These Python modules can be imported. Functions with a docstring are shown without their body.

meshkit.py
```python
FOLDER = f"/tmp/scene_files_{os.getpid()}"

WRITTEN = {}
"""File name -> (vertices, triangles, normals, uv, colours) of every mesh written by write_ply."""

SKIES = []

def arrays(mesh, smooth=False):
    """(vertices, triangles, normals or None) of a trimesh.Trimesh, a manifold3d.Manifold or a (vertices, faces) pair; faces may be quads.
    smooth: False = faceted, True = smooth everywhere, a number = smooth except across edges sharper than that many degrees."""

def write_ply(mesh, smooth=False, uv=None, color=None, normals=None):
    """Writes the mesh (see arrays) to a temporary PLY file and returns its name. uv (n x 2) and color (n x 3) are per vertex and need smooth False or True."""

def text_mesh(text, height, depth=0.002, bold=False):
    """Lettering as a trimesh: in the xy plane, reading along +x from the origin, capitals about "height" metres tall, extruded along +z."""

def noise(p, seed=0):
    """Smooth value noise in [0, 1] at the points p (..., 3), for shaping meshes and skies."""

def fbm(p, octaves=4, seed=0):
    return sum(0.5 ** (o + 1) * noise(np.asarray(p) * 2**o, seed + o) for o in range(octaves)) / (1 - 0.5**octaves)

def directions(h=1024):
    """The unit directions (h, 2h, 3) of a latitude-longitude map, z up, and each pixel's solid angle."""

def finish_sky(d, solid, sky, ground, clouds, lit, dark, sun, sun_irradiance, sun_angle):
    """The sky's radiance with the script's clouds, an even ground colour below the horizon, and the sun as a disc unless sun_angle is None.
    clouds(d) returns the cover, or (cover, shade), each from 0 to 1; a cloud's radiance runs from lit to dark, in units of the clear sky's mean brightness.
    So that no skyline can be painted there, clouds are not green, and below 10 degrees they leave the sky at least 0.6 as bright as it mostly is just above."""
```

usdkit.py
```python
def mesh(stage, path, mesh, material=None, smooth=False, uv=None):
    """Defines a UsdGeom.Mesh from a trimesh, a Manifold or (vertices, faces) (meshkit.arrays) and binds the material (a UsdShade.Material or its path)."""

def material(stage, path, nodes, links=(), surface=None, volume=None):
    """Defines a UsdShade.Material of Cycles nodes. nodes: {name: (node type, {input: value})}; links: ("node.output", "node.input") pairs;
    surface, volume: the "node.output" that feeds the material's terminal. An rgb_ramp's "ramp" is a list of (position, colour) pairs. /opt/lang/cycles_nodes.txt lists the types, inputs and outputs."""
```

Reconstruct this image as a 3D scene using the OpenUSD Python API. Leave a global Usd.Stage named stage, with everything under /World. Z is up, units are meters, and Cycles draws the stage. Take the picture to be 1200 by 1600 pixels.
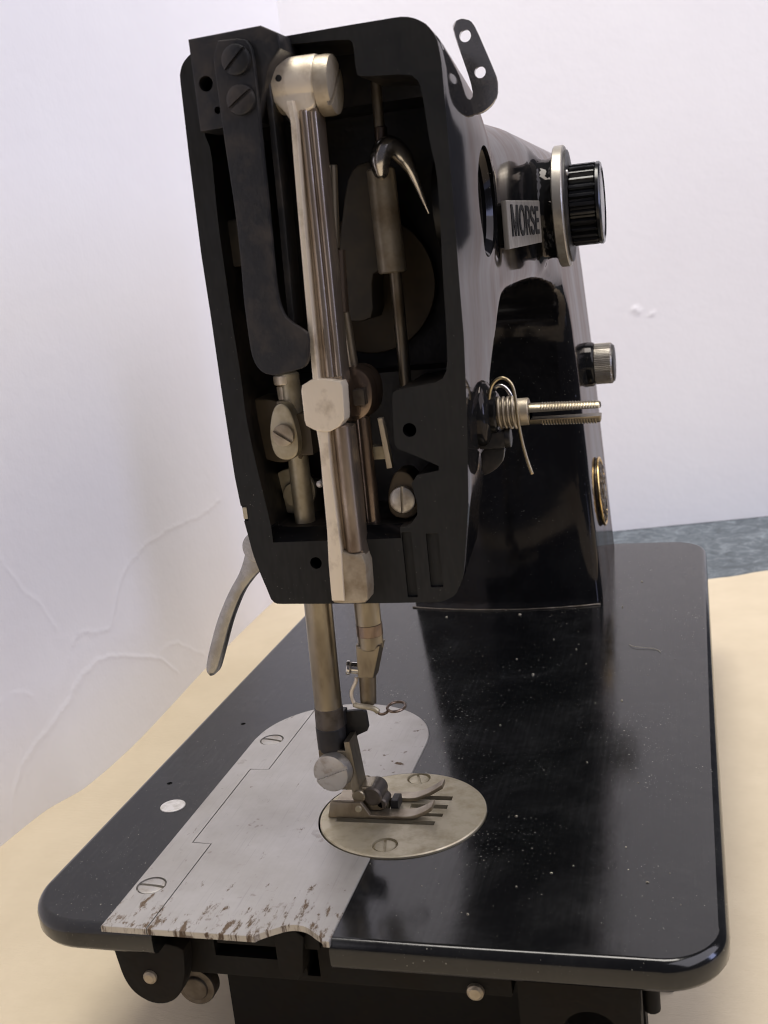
import math, random
import numpy as np, trimesh, usdkit, meshkit
import manifold3d as m3
from shapely.geometry import Polygon, Point, box as sbox
from shapely import contains_xy, distance, points as spoints
from pxr import Usd, UsdGeom, UsdLux, UsdShade, Gf, Sdf

random.seed(7); rng = np.random.default_rng(7)
stage = Usd.Stage.CreateInMemory()
UsdGeom.SetStageUpAxis(stage, 'Z'); UsdGeom.SetStageMetersPerUnit(stage, 1.0)
UsdGeom.Xform.Define(stage, '/World'); UsdGeom.Scope.Define(stage, '/World/Looks')
MM = 0.001
LIFT = 60.0          # top of the bed above the table, mm; machine coordinates below are in mm, bed top z = 0

# ------------------------------------------------------------------ camera
cam = UsdGeom.Camera.Define(stage, '/World/camera')
R = np.array([[0.96192405, 0.25302088, -0.10335641], [-0.0391103, -0.24683913, -0.96826692], [-0.27050415, 0.93544154, -0.22754477]])
C = np.array([87.51017493, -222.57626304, 158.76513879 + LIFT]) * MM
right, down, fwd = R
M = Gf.Matrix4d(*[float(v) for v in (*right, 0, *(-down), 0, *(-fwd), 0, *C, 1)])
cam.AddTransformOp().Set(M)
cam.CreateHorizontalApertureAttr(36.0); cam.CreateVerticalApertureAttr(48.0)
cam.CreateFocalLengthAttr(36.0 * 1740.884 / 1200)
cam.CreateClippingRangeAttr(Gf.Vec2f(0.01, 50))
cam.CreateExposureAttr(0.07)
cam.CreateFStopAttr(45.0); cam.CreateFocusDistanceAttr(0.335)

# ------------------------------------------------------------------ light
dome = UsdLux.DomeLight.Define(stage, '/World/sky_dome')
dm = usdkit.material(stage, '/World/Looks/room_ambience', {'b': ('background_shader', {'color': (0.80, 0.80, 1.0), 'strength': 0.085})}, surface='b.background')
UsdShade.MaterialBindingAPI.Apply(dome.GetPrim()).Bind(dm)

def rect(name, pos, target, w, h, power, color):
    l = UsdLux.RectLight.Define(stage, '/World/' + name)
    p, t = np.array(pos, float), np.array(target, float)
    z = (p - t) / np.linalg.norm(p - t)
    x = np.cross([0, 0, 1.0], z)
    x = np.array([1.0, 0, 0]) if np.linalg.norm(x) < 1e-6 else x / np.linalg.norm(x)
    y = np.cross(z, x)
    l.AddTransformOp().Set(Gf.Matrix4d(*[float(v) for v in (*x, 0, *y, 0, *z, 0, *p, 1)]))
    l.CreateWidthAttr(w); l.CreateHeightAttr(h); l.CreateIntensityAttr(power); l.CreateColorAttr(Gf.Vec3f(*color))
    l.CreateNormalizeAttr(False)
    return l
rect('ceiling_lamp', (-0.02, 0.20, 1.40), (-0.04, 0.26, 0.0), 0.70, 0.60, 12.8, (1.0, 0.95, 0.87))
rect('wide_ceiling_light', (1.30, -0.15, 1.45), (-0.15, 0.30, 0.12), 2.3, 1.7, 2.45, (0.93, 0.90, 1.0))
rect('window_light', (1.55, 0.02, 0.42), (0.0, 0.15, 0.12), 0.30, 0.55, 7.0, (0.55, 0.62, 1.0))

# ------------------------------------------------------------------ materials
MAT = {}
def mat(name, nodes, links, surface='p.BSDF'):
    MAT[name] = usdkit.material(stage, '/World/Looks/' + name, nodes, links, surface=surface)
    return MAT[name]

def worn(name, a, b, scale, rough, metallic=0.0, lo=0.42, hi=0.62, bump=0.0, detail=6, rough2=None, stretch=(1, 1, 1), **extra):
    """two-tone worn surface: noise mixes colours a and b, and the gloss with them"""
    n = {'g': ('geometry', {}), 'm': ('mapping', {'scale': tuple(s * scale for s in stretch)}),
         'n': ('noise_texture', {'scale': 1.0, 'detail': float(detail), 'roughness': 0.6}),
         'r': ('rgb_ramp', {'ramp': [(0, a), (lo, a), (hi, b), (1, b)]}),
         'q': ('rgb_ramp', {'ramp': [(lo, (rough,) * 3), (hi, ((rough2 or rough),) * 3)]}),
         'p': ('principled_bsdf', {'metallic': metallic, **extra})}
    l = [('g.position', 'm.vector'), ('m.vector', 'n.vector'), ('n.fac', 'r.fac'), ('n.fac', 'q.fac'), ('r.color', 'p.base_color'), ('q.color', 'p.roughness')]
    if bump:
        n['n2'] = ('noise_texture', {'scale': 6.0, 'detail': 3.0}); n['b'] = ('bump', {'strength': bump, 'distance': 0.0003})
        l += [('m.vector', 'n2.vector'), ('n2.fac', 'b.height'), ('b.normal', 'p.normal')]
    return mat(name, n, l)

def enamel(name, base, rough, dust, dust_scale, dust_color=(0.16, 0.155, 0.13), haze=0.0, film=(1.0, 1.05, 0.98), bump=0.05):
    """old black enamel: clumped specks of dust, a thin cloudy film, fine rubbing marks in the gloss"""
    n = {'g': ('geometry', {}),
         'v': ('voronoi_texture', {'scale': dust_scale, 'randomness': 1.0}), 'v2': ('voronoi_texture', {'scale': dust_scale * 2.3, 'randomness': 1.0}),
         'cl': ('noise_texture', {'scale': 26.0, 'detail': 6.0, 'roughness': 0.7}), 'cr': ('map_range', {'from_min': 0.42, 'from_max': 0.70, 'to_min': 0.25, 'to_max': 1.3, 'clamp': True}),
         'sz': ('math', {'math_type': 'multiply', 'value2': dust}), 'sz2': ('math', {'math_type': 'multiply', 'value2': dust * 1.25}),
         's': ('math', {'math_type': 'less_than'}), 's2': ('math', {'math_type': 'less_than'}), 'sm': ('math', {'math_type': 'multiply', 'value2': 0.45}), 'mx': ('math', {'math_type': 'maximum'}),
         'n': ('noise_texture', {'scale': 38.0, 'detail': 10.0, 'roughness': 0.68, 'distortion': 0.4}),
         'mr': ('mapping', {'rotation': (0, 0, 0.5), 'scale': (900, 40, 200)}), 'nr': ('noise_texture', {'scale': 1.0, 'detail': 3.0}), 'rs': ('math', {'math_type': 'multiply_add', 'value2': 0.35, 'value3': -0.17}), 'ra': ('math', {'math_type': 'add'}),
         'q': ('rgb_ramp', {'ramp': [(0.3, (rough,) * 3), (0.7, (rough * 2.2,) * 3)]}),
         'f': ('rgb_ramp', {'ramp': [(0.42, base), (0.72, tuple(x + haze * k for x, k in zip(base, film)))]}),
         'x': ('mix_color', {'b': dust_color}),
         'nb': ('noise_texture', {'scale': 420.0, 'detail': 4.0}), 'bp': ('bump', {'strength': bump, 'distance': 0.0002}),
         'p': ('principled_bsdf', {})}
    l = [('g.position', 'v.vector'), ('g.position', 'v2.vector'), ('g.position', 'cl.vector'), ('cl.fac', 'cr.value'), ('cr.result', 'sz.value1'), ('cr.result', 'sz2.value1'),
         ('v.distance', 's.value1'), ('sz.value', 's.value2'), ('v2.distance', 's2.value1'), ('sz2.value', 's2.value2'), ('s2.value', 'sm.value1'), ('s.value', 'mx.value1'), ('sm.value', 'mx.value2'),
         ('g.position', 'n.vector'), ('g.position', 'mr.vector'), ('mr.vector', 'nr.vector'), ('nr.fac', 'rs.value1'), ('n.fac', 'ra.value1'), ('rs.value', 'ra.value2'), ('ra.value', 'q.fac'),
         ('n.fac', 'f.fac'), ('f.color', 'x.a'), ('mx.value', 'x.fac'), ('g.position', 'nb.vector'),
         ('x.result', 'p.base_color'), ('q.color', 'p.roughness'), ('nb.fac', 'bp.height'), ('bp.normal', 'p.normal')]
    return n, l
n, l = enamel('enamel', (0.0045, 0.0045, 0.0050), 0.045, 0.08, 480.0, haze=0.006, bump=0.02)
n.update({'d': ('diffuse_bsdf', {}), 'gl': ('glossy_bsdf', {}), 'fr': ('fresnel', {'IOR': 1.45}), 'fm': ('math', {'math_type': 'multiply', 'value2': 0.62}), 'mixs': ('mix_closure', {}),
          'ms': ('mapping', {'scale': (60, 60, 14)}), 'ns': ('noise_texture', {'scale': 1.0, 'detail': 6.0, 'roughness': 0.7}), 'gc': ('rgb_ramp', {'ramp': [(0.35, (0.80, 0.70, 0.66)), (0.6, (1.0, 0.98, 0.98))]})})
del n['p']
l = [x for x in l if not x[1].startswith('p.')] + [('x.result', 'd.color'), ('q.color', 'gl.roughness'), ('bp.normal', 'gl.normal'), ('fr.fac', 'fm.value1'), ('fm.value', 'mixs.fac'), ('d.BSDF', 'mixs.closure1'), ('gl.BSDF', 'mixs.closure2'),
     ('g.position', 'ms.vector'), ('ms.vector', 'ns.vector'), ('ns.fac', 'gc.fac'), ('gc.color', 'gl.color')]
mat('black_enamel', n, l, surface='mixs.closure')
n, l = enamel('bed', (0.0045, 0.0046, 0.0049), 0.085, 0.12, 420.0, haze=0.007); mat('bed_enamel', n, l)
n, l = enamel('rim', (0.0065, 0.007, 0.0068), 0.40, 0.06, 520.0, haze=0.012, film=(1.0, 0.9, 0.75), bump=0.35); n['p'][1]['specular_ior_level'] = 0.32; mat('satin_black', n, l)
worn('cavity_black', (0.0055, 0.005, 0.0045), (0.020, 0.014, 0.009), 70, 0.42, bump=0.6, rough2=0.65, lo=0.45, hi=0.7)
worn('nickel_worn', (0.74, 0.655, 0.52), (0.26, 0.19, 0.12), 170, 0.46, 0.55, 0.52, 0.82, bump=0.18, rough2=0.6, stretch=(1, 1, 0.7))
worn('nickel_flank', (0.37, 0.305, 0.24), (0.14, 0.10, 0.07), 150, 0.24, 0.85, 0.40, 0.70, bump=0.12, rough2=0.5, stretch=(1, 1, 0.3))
worn('under_iron', (0.0035, 0.003, 0.0026), (0.010, 0.0075, 0.005), 70, 0.65, bump=0.6, rough2=0.8, specular_ior_level=0.22)
worn('presser_steel', (0.30, 0.26, 0.19), (0.13, 0.10, 0.065), 110, 0.28, 0.9, 0.40, 0.72, bump=0.12, rough2=0.5, stretch=(1, 1, 0.4), detail=8)
worn('shoe_metal', (0.42, 0.365, 0.28), (0.22, 0.17, 0.11), 150, 0.42, 0.6, 0.40, 0.72, bump=0.18, rough2=0.55)
worn('dull_steel', (0.115, 0.10, 0.085), (0.065, 0.05, 0.036), 200, 0.40, 0.75, 0.42, 0.7, bump=0.1, rough2=0.55)
worn('nickel_dark', (0.22, 0.165, 0.125), (0.09, 0.055, 0.036), 140, 0.20, 0.85, 0.42, 0.70, bump=0.12, rough2=0.5, stretch=(1, 1, 0.35))
worn('bar_steel', (0.42, 0.365, 0.28), (0.17, 0.13, 0.085), 120, 0.30, 0.9, 0.40, 0.72, bump=0.08, rough2=0.48, stretch=(1, 1, 0.5))
worn('polished_steel', (0.62, 0.59, 0.55), (0.42, 0.38, 0.33), 150, 0.16, 0.95, 0.5, 0.8, bump=0.05, rough2=0.40)
worn('screw_steel', (0.50, 0.48, 0.44), (0.30, 0.26, 0.21), 260, 0.34, 0.9, 0.45, 0.75, bump=0.1, rough2=0.5)
worn('blued_steel', (0.024, 0.024, 0.025), (0.060, 0.050, 0.042), 150, 0.38, 0.5, 0.44, 0.74, bump=0.25, rough2=0.6, detail=9)
worn('dark_iron', (0.045, 0.039, 0.030), (0.08, 0.064, 0.043), 110, 0.55, 0.3, 0.4, 0.7, bump=0.25, rough2=0.7)
worn('brown_iron', (0.062, 0.048, 0.030), (0.105, 0.078, 0.046), 90, 0.5, 0.4, 0.4, 0.7, bump=0.2, rough2=0.65)
worn('needle_plate_steel', (0.47, 0.42, 0.305), (0.34, 0.29, 0.19), 210, 0.42, 0.65, 0.42, 0.70, bump=0.12, rough2=0.55)
worn('brass_spring', (0.55, 0.45, 0.28), (0.26, 0.20, 0.11), 300, 0.32, 0.95, 0.45, 0.75, rough2=0.5)
worn('gold_ring', (0.85, 0.60, 0.25), (0.45, 0.28, 0.10), 260, 0.25, 1.0, 0.5, 0.8, rough2=0.4)
worn('emblem_bronze', (0.16, 0.125, 0.085), (0.04, 0.032, 0.028), 330, 0.35, 0.8, 0.40, 0.62, bump=0.3, rough2=0.5)
worn('lever_chrome', (0.33, 0.32, 0.30), (0.22, 0.205, 0.185), 120, 0.20, 0.95, 0.45, 0.75, bump=0.05, rough2=0.34)
worn('badge_silver', (0.38, 0.355, 0.315), (0.25, 0.22, 0.19), 240, 0.38, 0.75, 0.45, 0.75, rough2=0.5)
worn('knob_plastic', (0.006, 0.006, 0.007), (0.010, 0.010, 0.011), 90, 0.16, 0.0, rough2=0.24)
worn('letter_black', (0.006, 0.006, 0.007), (0.012, 0.011, 0.010), 300, 0.75, specular_ior_level=0.2)
worn('button_white', (0.62, 0.60, 0.58), (0.45, 0.43, 0.40), 400, 0.4, 0.5, rough2=0.55)
worn('dust_crumb', (0.40, 0.375, 0.29), (0.22, 0.19, 0.14), 1500, 0.9)

# worn slide plate: bright ground steel, rust scratches running in from the front edge and scattered pits
mat('slide_plate_steel', {
    'g': ('geometry', {}), 'sp': ('separate_xyz', {}),
    'm1': ('mapping', {'scale': (430, 150, 60)}), 'n1': ('noise_texture', {'scale': 1.0, 'detail': 9.0, 'roughness': 0.72}),
    'band': ('map_range', {'from_min': 0.003, 'from_max': 0.024, 'to_min': 0.085, 'to_max': -0.03, 'clamp': True}),
    'a1': ('math', {'math_type': 'add'}), 'r1': ('map_range', {'from_min': 0.60, 'from_max': 0.67, 'clamp': True}),
    'n2': ('noise_texture', {'scale': 260.0, 'detail': 3.0}), 'r2': ('map_range', {'from_min': 0.635, 'from_max': 0.69, 'clamp': True}),
    'n4': ('noise_texture', {'scale': 26.0, 'detail': 2.0}), 'r4': ('map_range', {'from_min': 0.48, 'from_max': 0.62, 'clamp': True}), 'mm': ('math', {'math_type': 'multiply'}),
    'mx': ('math', {'math_type': 'maximum'}),
    'n3': ('noise_texture', {'scale': 55.0, 'detail': 8.0, 'roughness': 0.7}), 'c3': ('rgb_ramp', {'ramp': [(0.3, (0.455, 0.438, 0.415)), (0.7, (0.36, 0.34, 0.31))]}),
    'mm2': ('mapping', {'scale': (2600, 60, 60)}), 'n5': ('noise_texture', {'scale': 1.0, 'detail': 2.0}), 'q': ('map_range', {'from_min': 0.3, 'from_max': 0.7, 'to_min': 0.34, 'to_max': 0.46}),
    'x': ('mix_color', {'b': (0.085, 0.054, 0.030)}), 'me': ('map_range', {'to_min': 0.72, 'to_max': 0.05}), 'ro': ('math', {'math_type': 'maximum'}), 'rr': ('math', {'math_type': 'multiply', 'value2': 0.8}),
    'bp': ('bump', {'strength': 0.25, 'distance': 0.0002, 'invert': True}), 'p': ('principled_bsdf', {})},
    [('g.position', 'sp.vector'), ('g.position', 'm1.vector'), ('m1.vector', 'n1.vector'), ('sp.y', 'band.value'), ('n1.fac', 'a1.value1'), ('band.result', 'a1.value2'), ('a1.value', 'r1.value'),
     ('g.position', 'n2.vector'), ('n2.fac', 'r2.value'), ('g.position', 'n4.vector'), ('n4.fac', 'r4.value'), ('r2.result', 'mm.value1'), ('r4.result', 'mm.value2'), ('mm.value', 'mx.value1'), ('r1.result', 'mx.value2'),
     ('g.position', 'n3.vector'), ('n3.fac', 'c3.fac'), ('c3.color', 'x.a'), ('mx.value', 'x.fac'), ('x.result', 'p.base_color'), ('mx.value', 'me.value'), ('me.result', 'p.metallic'),
     ('g.position', 'mm2.vector'), ('mm2.vector', 'n5.vector'), ('n5.fac', 'q.value'), ('mx.value', 'rr.value1'), ('rr.value', 'ro.value1'), ('q.result', 'ro.value2'), ('ro.value', 'p.roughness'),
     ('mx.value', 'bp.height'), ('bp.normal', 'p.normal')])

mat('backdrop_white', {
    'g': ('geometry', {}), 'n': ('noise_texture', {'scale': 9.0, 'detail': 5.0, 'roughness': 0.6}), 'r': ('rgb_ramp', {'ramp': [(0.3, (0.80, 0.785, 0.81)), (0.7, (0.83, 0.82, 0.84))]}),
    'n2': ('noise_texture', {'scale': 130.0, 'detail': 9.0, 'roughness': 0.65}), 'b': ('bump', {'strength': 0.30, 'distance': 0.0008}), 'p': ('principled_bsdf', {'roughness': 0.62, 'specular_ior_level': 0.3})},
    [('g.position', 'n.vector'), ('n.fac', 'r.fac'), ('r.color', 'p.base_color'), ('g.position', 'n2.vector'), ('n2.fac', 'b.height'), ('b.normal', 'p.normal')])
mat('cream_paper', {
    'g': ('geometry', {}), 'n': ('noise_texture', {'scale': 24.0, 'detail': 12.0, 'roughness': 0.72}), 'r': ('rgb_ramp', {'ramp': [(0.3, (0.56, 0.475, 0.34)), (0.7, (0.63, 0.54, 0.395))]}),
    'm': ('mapping', {'scale': (160, 900, 160)}), 'n2': ('noise_texture', {'scale': 1.0, 'detail': 8.0, 'roughness': 0.7}), 'b': ('bump', {'strength': 0.35, 'distance': 0.0006}), 'p': ('principled_bsdf', {'roughness': 0.7, 'specular_ior_level': 0.25})},
    [('g.position', 'n.vector'), ('n.fac', 'r.fac'), ('r.color', 'p.base_color'), ('g.position', 'm.vector'), ('m.vector', 'n2.vector'), ('n2.fac', 'b.height'), ('b.normal', 'p.normal')])
mat('green_marble', {
    'g': ('geometry', {}), 'w': ('noise_texture', {'scale': 26.0, 'detail': 5.0, 'roughness': 0.6}), 'ws': ('vector_math', {'math_type': 'scale', 'scale': 0.03}), 'wa': ('vector_math', {'math_type': 'add'}),
    'm': ('mapping', {'scale': (70, 60, 60)}), 'v': ('voronoi_texture', {'feature': 'distance_to_edge', 'scale': 1.0}), 'vr': ('map_range', {'from_min': 0.0, 'from_max': 0.10, 'to_min': 1.0, 'to_max': 0.0, 'clamp': True}),
    'n': ('noise_texture', {'scale': 75.0, 'detail': 10.0, 'roughness': 0.74, 'distortion': 1.2}), 'r': ('rgb_ramp', {'ramp': [(0.32, (0.022, 0.033, 0.038)), (0.5, (0.065, 0.085, 0.095)), (0.70, (0.17, 0.20, 0.215))]}),
    'k': ('math', {'math_type': 'multiply'}), 'k2': ('map_range', {'from_min': 0.42, 'from_max': 0.72, 'to_min': 0.0, 'to_max': 0.8, 'clamp': True}), 'x': ('mix_color', {'b': (0.26, 0.30, 0.32)}), 'p': ('principled_bsdf', {'roughness': 0.28})},
    [('g.position', 'w.vector'), ('w.color', 'ws.vector1'), ('g.position', 'wa.vector1'), ('ws.vector', 'wa.vector2'), ('wa.vector', 'm.vector'), ('m.vector', 'v.vector'), ('v.distance', 'vr.value'),
     ('g.position', 'n.vector'), ('n.fac', 'r.fac'), ('vr.result', 'k.value1'), ('n.fac', 'k2.value'), ('k2.result', 'k.value2'), ('r.color', 'x.a'), ('k.value', 'x.fac'), ('x.result', 'p.base_color')])

# ------------------------------------------------------------------ prims
USED = set()
def unique(path):
    q, k = path, 0
    while q in USED:
        k += 1; q = f'{path}_{k:03d}'
    USED.add(q); return q
BASE = {}
def data(prim, **kw):
    for k, v in kw.items():
        if v: prim.SetCustomDataByKey(k, v)
def thing(name, label, cat, base=(0, 0, 0), group=None):
    p = unique('/World/' + name)
    x = UsdGeom.Xform.Define(stage, p); x.AddTranslateOp().Set(Gf.Vec3d(*[b * MM for b in base]))
    data(x.GetPrim(), label=label, category=cat, group=group); BASE[p] = np.array(base, float)
    return p
def to_mm(mesh):
    if hasattr(mesh, 'to_mesh'):
        k = mesh.to_mesh(); return trimesh.Trimesh(np.array(k.vert_properties[:, :3], float), np.array(k.tri_verts), process=False)
    return mesh
def part(parent, name, mesh, material, smooth=32, label=None):
    """one mesh prim of the machine; mesh in machine millimetres"""
    t = to_mm(mesh).copy()
    root = '/'.join(parent.split('/')[:3])
    t.vertices = (t.vertices + [0, 0, LIFT] - BASE[root]) * MM
    p = unique(parent + '/' + name)
    q = usdkit.mesh(stage, p, t, MAT[material], smooth=smooth)
    data(q.GetPrim(), label=label)
    return p
def solo(name, mesh, material, smooth=32, label=None, cat=None, kind=None, group=None):
    t = to_mm(mesh).copy(); t.vertices = (t.vertices + [0, 0, LIFT]) * MM
    p = unique('/World/' + name); q = usdkit.mesh(stage, p, t, MAT[material], smooth=smooth)
    data(q.GetPrim(), label=label, category=cat, kind=kind, group=group); return p

# ------------------------------------------------------------------ shape helpers (mm)
def man(t):
    if isinstance(t, m3.Manifold): return t
    t = t.copy(); t.merge_vertices()
    return m3.Manifold(m3.Mesh(np.asarray(t.vertices, np.float32), np.asarray(t.faces, np.uint32)))
def U(*a):
    o = man(a[0])
    for b in a[1:]: o = o + man(b)
    return o
def chaikin(P, n=2, k=0.25):
    P = np.asarray(P, float)
    for _ in range(n):
        Q = np.roll(P, -1, 0); P = np.stack([P * (1 - k) + Q * k, P * k + Q * (1 - k)], 1).reshape(-1, 2)
    return P
def inset(P, d):
    a, b = P - np.roll(P, 1, 0), np.roll(P, -1, 0) - P
    n1 = np.c_[-a[:, 1], a[:, 0]]; n2 = np.c_[-b[:, 1], b[:, 0]]
    n1 /= np.linalg.norm(n1, axis=1, keepdims=True) + 1e-9; n2 /= np.linalg.norm(n2, axis=1, keepdims=True) + 1e-9
    m = n1 + n2; m /= np.maximum((m * n1).sum(1, keepdims=True), 0.5)
    return P + m * d
def loft(P, levels):
    """closed 2-D outline (u,v) lofted through (w, inset) levels, capped"""
    P = np.asarray(P, float)
    if Polygon(P).exterior.is_ccw is False: P = P[::-1]
    n = len(P); V = np.vstack([np.c_[inset(P, d), np.full(n, w)] for w, d in levels]); F = []
    for k in range(len(levels) - 1):
        i = np.arange(n); j = (i + 1) % n; a, b = k * n, (k + 1) * n
        F += [np.c_[a + i, a + j, b + j], np.c_[a + i, b + j, b + i]]
    c = np.array(m3.triangulate([inset(P, levels[0][1])]))
    F += [c[:, ::-1]]
    c = np.array(m3.triangulate([inset(P, levels[-1][1])]))
    F += [c + (len(levels) - 1) * n]
    t = trimesh.Trimesh(V, np.vstack(F), process=False)
    if t.volume < 0: t.invert()
    return t
def bev(w0, w1, b):
    return [(w0, b), (w0 + b * 0.3, b * 0.3), (w0 + b, 0), (w1 - b, 0), (w1 - b * 0.3, b * 0.3), (w1, b)] if b else [(w0, 0), (w1, 0)]
def axes(t, order):
    t = t.copy(); t.vertices = order(np.array(t.vertices))
    if t.volume < 0: t.invert()
    return t
def ext_xz(P, y0, y1, b=0.25): return axes(loft(P, bev(y0, y1, b)), lambda v: np.c_[v[:, 0], v[:, 2], v[:, 1]])
def ext_xy(P, z0, z1, b=0.25): return loft(P, bev(z0, z1, b))
def ext_yz(P, x0, x1, b=0.25): return axes(loft(P, bev(x0, x1, b)), lambda v: np.c_[v[:, 2], v[:, 0], v[:, 1]])
def circle(r, n=32, c=(0, 0), ph=0): 
    a = np.arange(n) * 2 * np.pi / n + ph; return np.c_[c[0] + r * np.cos(a), c[1] + r * np.sin(a)]
def frame(d):
    d = np.asarray(d, float); d = d / np.linalg.norm(d)
    a = np.cross([0, 0, 1.0] if abs(d[2]) < 0.9 else [1.0, 0, 0], d); a /= np.linalg.norm(a); return a, np.cross(d, a), d
def lathe(prof, c, d, n=40):
    """profile [(radius, height)] turned about the axis d through c; radius 0 closes an end"""
    a, b, d = frame(d); V, F, prev = [], [], None
    c = np.asarray(c, float); ang = np.arange(n) * 2 * np.pi / n; ring = np.cos(ang)[:, None] * a + np.sin(ang)[:, None] * b
    prof = [(0, prof[0][1])] * (prof[0][0] > 0) + list(prof) + [(0, prof[-1][1])] * (prof[-1][0] > 0)
    count = 0
    for r, h in prof:
        if r == 0: V.append((c + d * h)[None]); cur = (count, 1); count += 1
        else: V.append(c + d * h + ring * r); cur = (count, n); count += n
        if prev is not None:
            i = np.arange(n); j = (i + 1) % n; A, B = prev, cur
            if A[1] == 1: F.append(np.c_[np.full(n, A[0]), B[0] + j, B[0] + i])
            elif B[1] == 1: F.append(np.c_[A[0] + i, A[0] + j, np.full(n, B[0])])
            else: F += [np.c_[A[0] + i, A[0] + j, B[0] + j], np.c_[A[0] + i, B[0] + j, B[0] + i]]
        prev = cur
    t = trimesh.Trimesh(np.vstack(V), np.vstack(F), process=False)
    if t.volume < 0: t.invert()
    return t
def cyl(c, d, r, h0, h1, b=0.25, n=40): return lathe([(r - b, h0), (r - b * .3, h0 + b * .3), (r, h0 + b), (r, h1 - b), (r - b * .3, h1 - b * .3), (r - b, h1)] if b else [(r, h0), (r, h1)], c, d, n)
def rod(p, q, r0, r1=None, b=0.2, n=24):
    p, q = np.asarray(p, float), np.asarray(q, float); L = np.linalg.norm(q - p); r1 = r0 if r1 is None else r1
    return lathe([(r0 - b, 0), (r0, b), (r1, L - b), (r1 - b, L)], p, q - p, n)
def boxm(lo, hi, b=0.0):
    P = np.array([(lo[0], lo[1]), (hi[0], lo[1]), (hi[0], hi[1]), (lo[0], hi[1])], float)
    return loft(P, bev(lo[2], hi[2], b))
def smooth_path(P, n=8):
    from scipy.interpolate import CubicSpline
    P = np.asarray(P, float); s = np.r_[0, np.cumsum(np.linalg.norm(np.diff(P, axis=0), axis=1))]
    return CubicSpline(s, P)(np.linspace(0, s[-1], n * (len(P) - 1) + 1))
def tube(P, r, sides=10):
    P = np.asarray(P, float); T = np.gradient(P, axis=0); T /= np.linalg.norm(T, axis=1, keepdims=True)
    r = np.broadcast_to(r, (len(P),)); a = frame(T[0])[0]; V = []
    ang = np.arange(sides) * 2 * np.pi / sides
    for k in range(len(P)):
        a = a - T[k] * (a @ T[k]); a /= np.linalg.norm(a); b = np.cross(T[k], a)
        V.append(P[k] + r[k] * (np.cos(ang)[:, None] * a + np.sin(ang)[:, None] * b))
    V = np.vstack(V); F = []; i = np.arange(sides); j = (i + 1) % sides
    for k in range(len(P) - 1):
        A, B = k * sides, (k + 1) * sides; F += [np.c_[A + i, A + j, B + j], np.c_[A + i, B + j, B + i]]
    e = len(V); V = np.vstack([V, P[0], P[-1]]); z = (len(P) - 1) * sides
    F += [np.c_[np.full(sides, e), j, i], np.c_[np.full(sides, e + 1), z + i, z + j]]
    t = trimesh.Trimesh(V, np.vstack(F), process=False)
    if t.volume < 0: t.invert()
    return t
def screw(c, d, r, h, slot=0.0, sw=0.9, sd=0.8, dome=0.5, n=40):
    """slotted cheese head: c at its base, d its outward axis, slot turned by an angle"""
    s = man(lathe([(r, 0), (r, h * 0.6), (r * 0.97, h - dome * 0.6), (r * 0.82, h - dome * .2), (r * 0.4, h), (0, h)], c, d, n))
    a, b, dd = frame(d); u = a * math.cos(slot) + b * math.sin(slot); v = np.cross(dd, u)
    t = trimesh.creation.box([2.4 * r, sw, 2 * sd]); t.vertices = np.asarray(c) + t.vertices[:, :1] * u + t.vertices[:, 1:2] * v + (t.vertices[:, 2:] + h) * dd
    if t.volume < 0: t.invert()
    return s - man(t)

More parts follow.
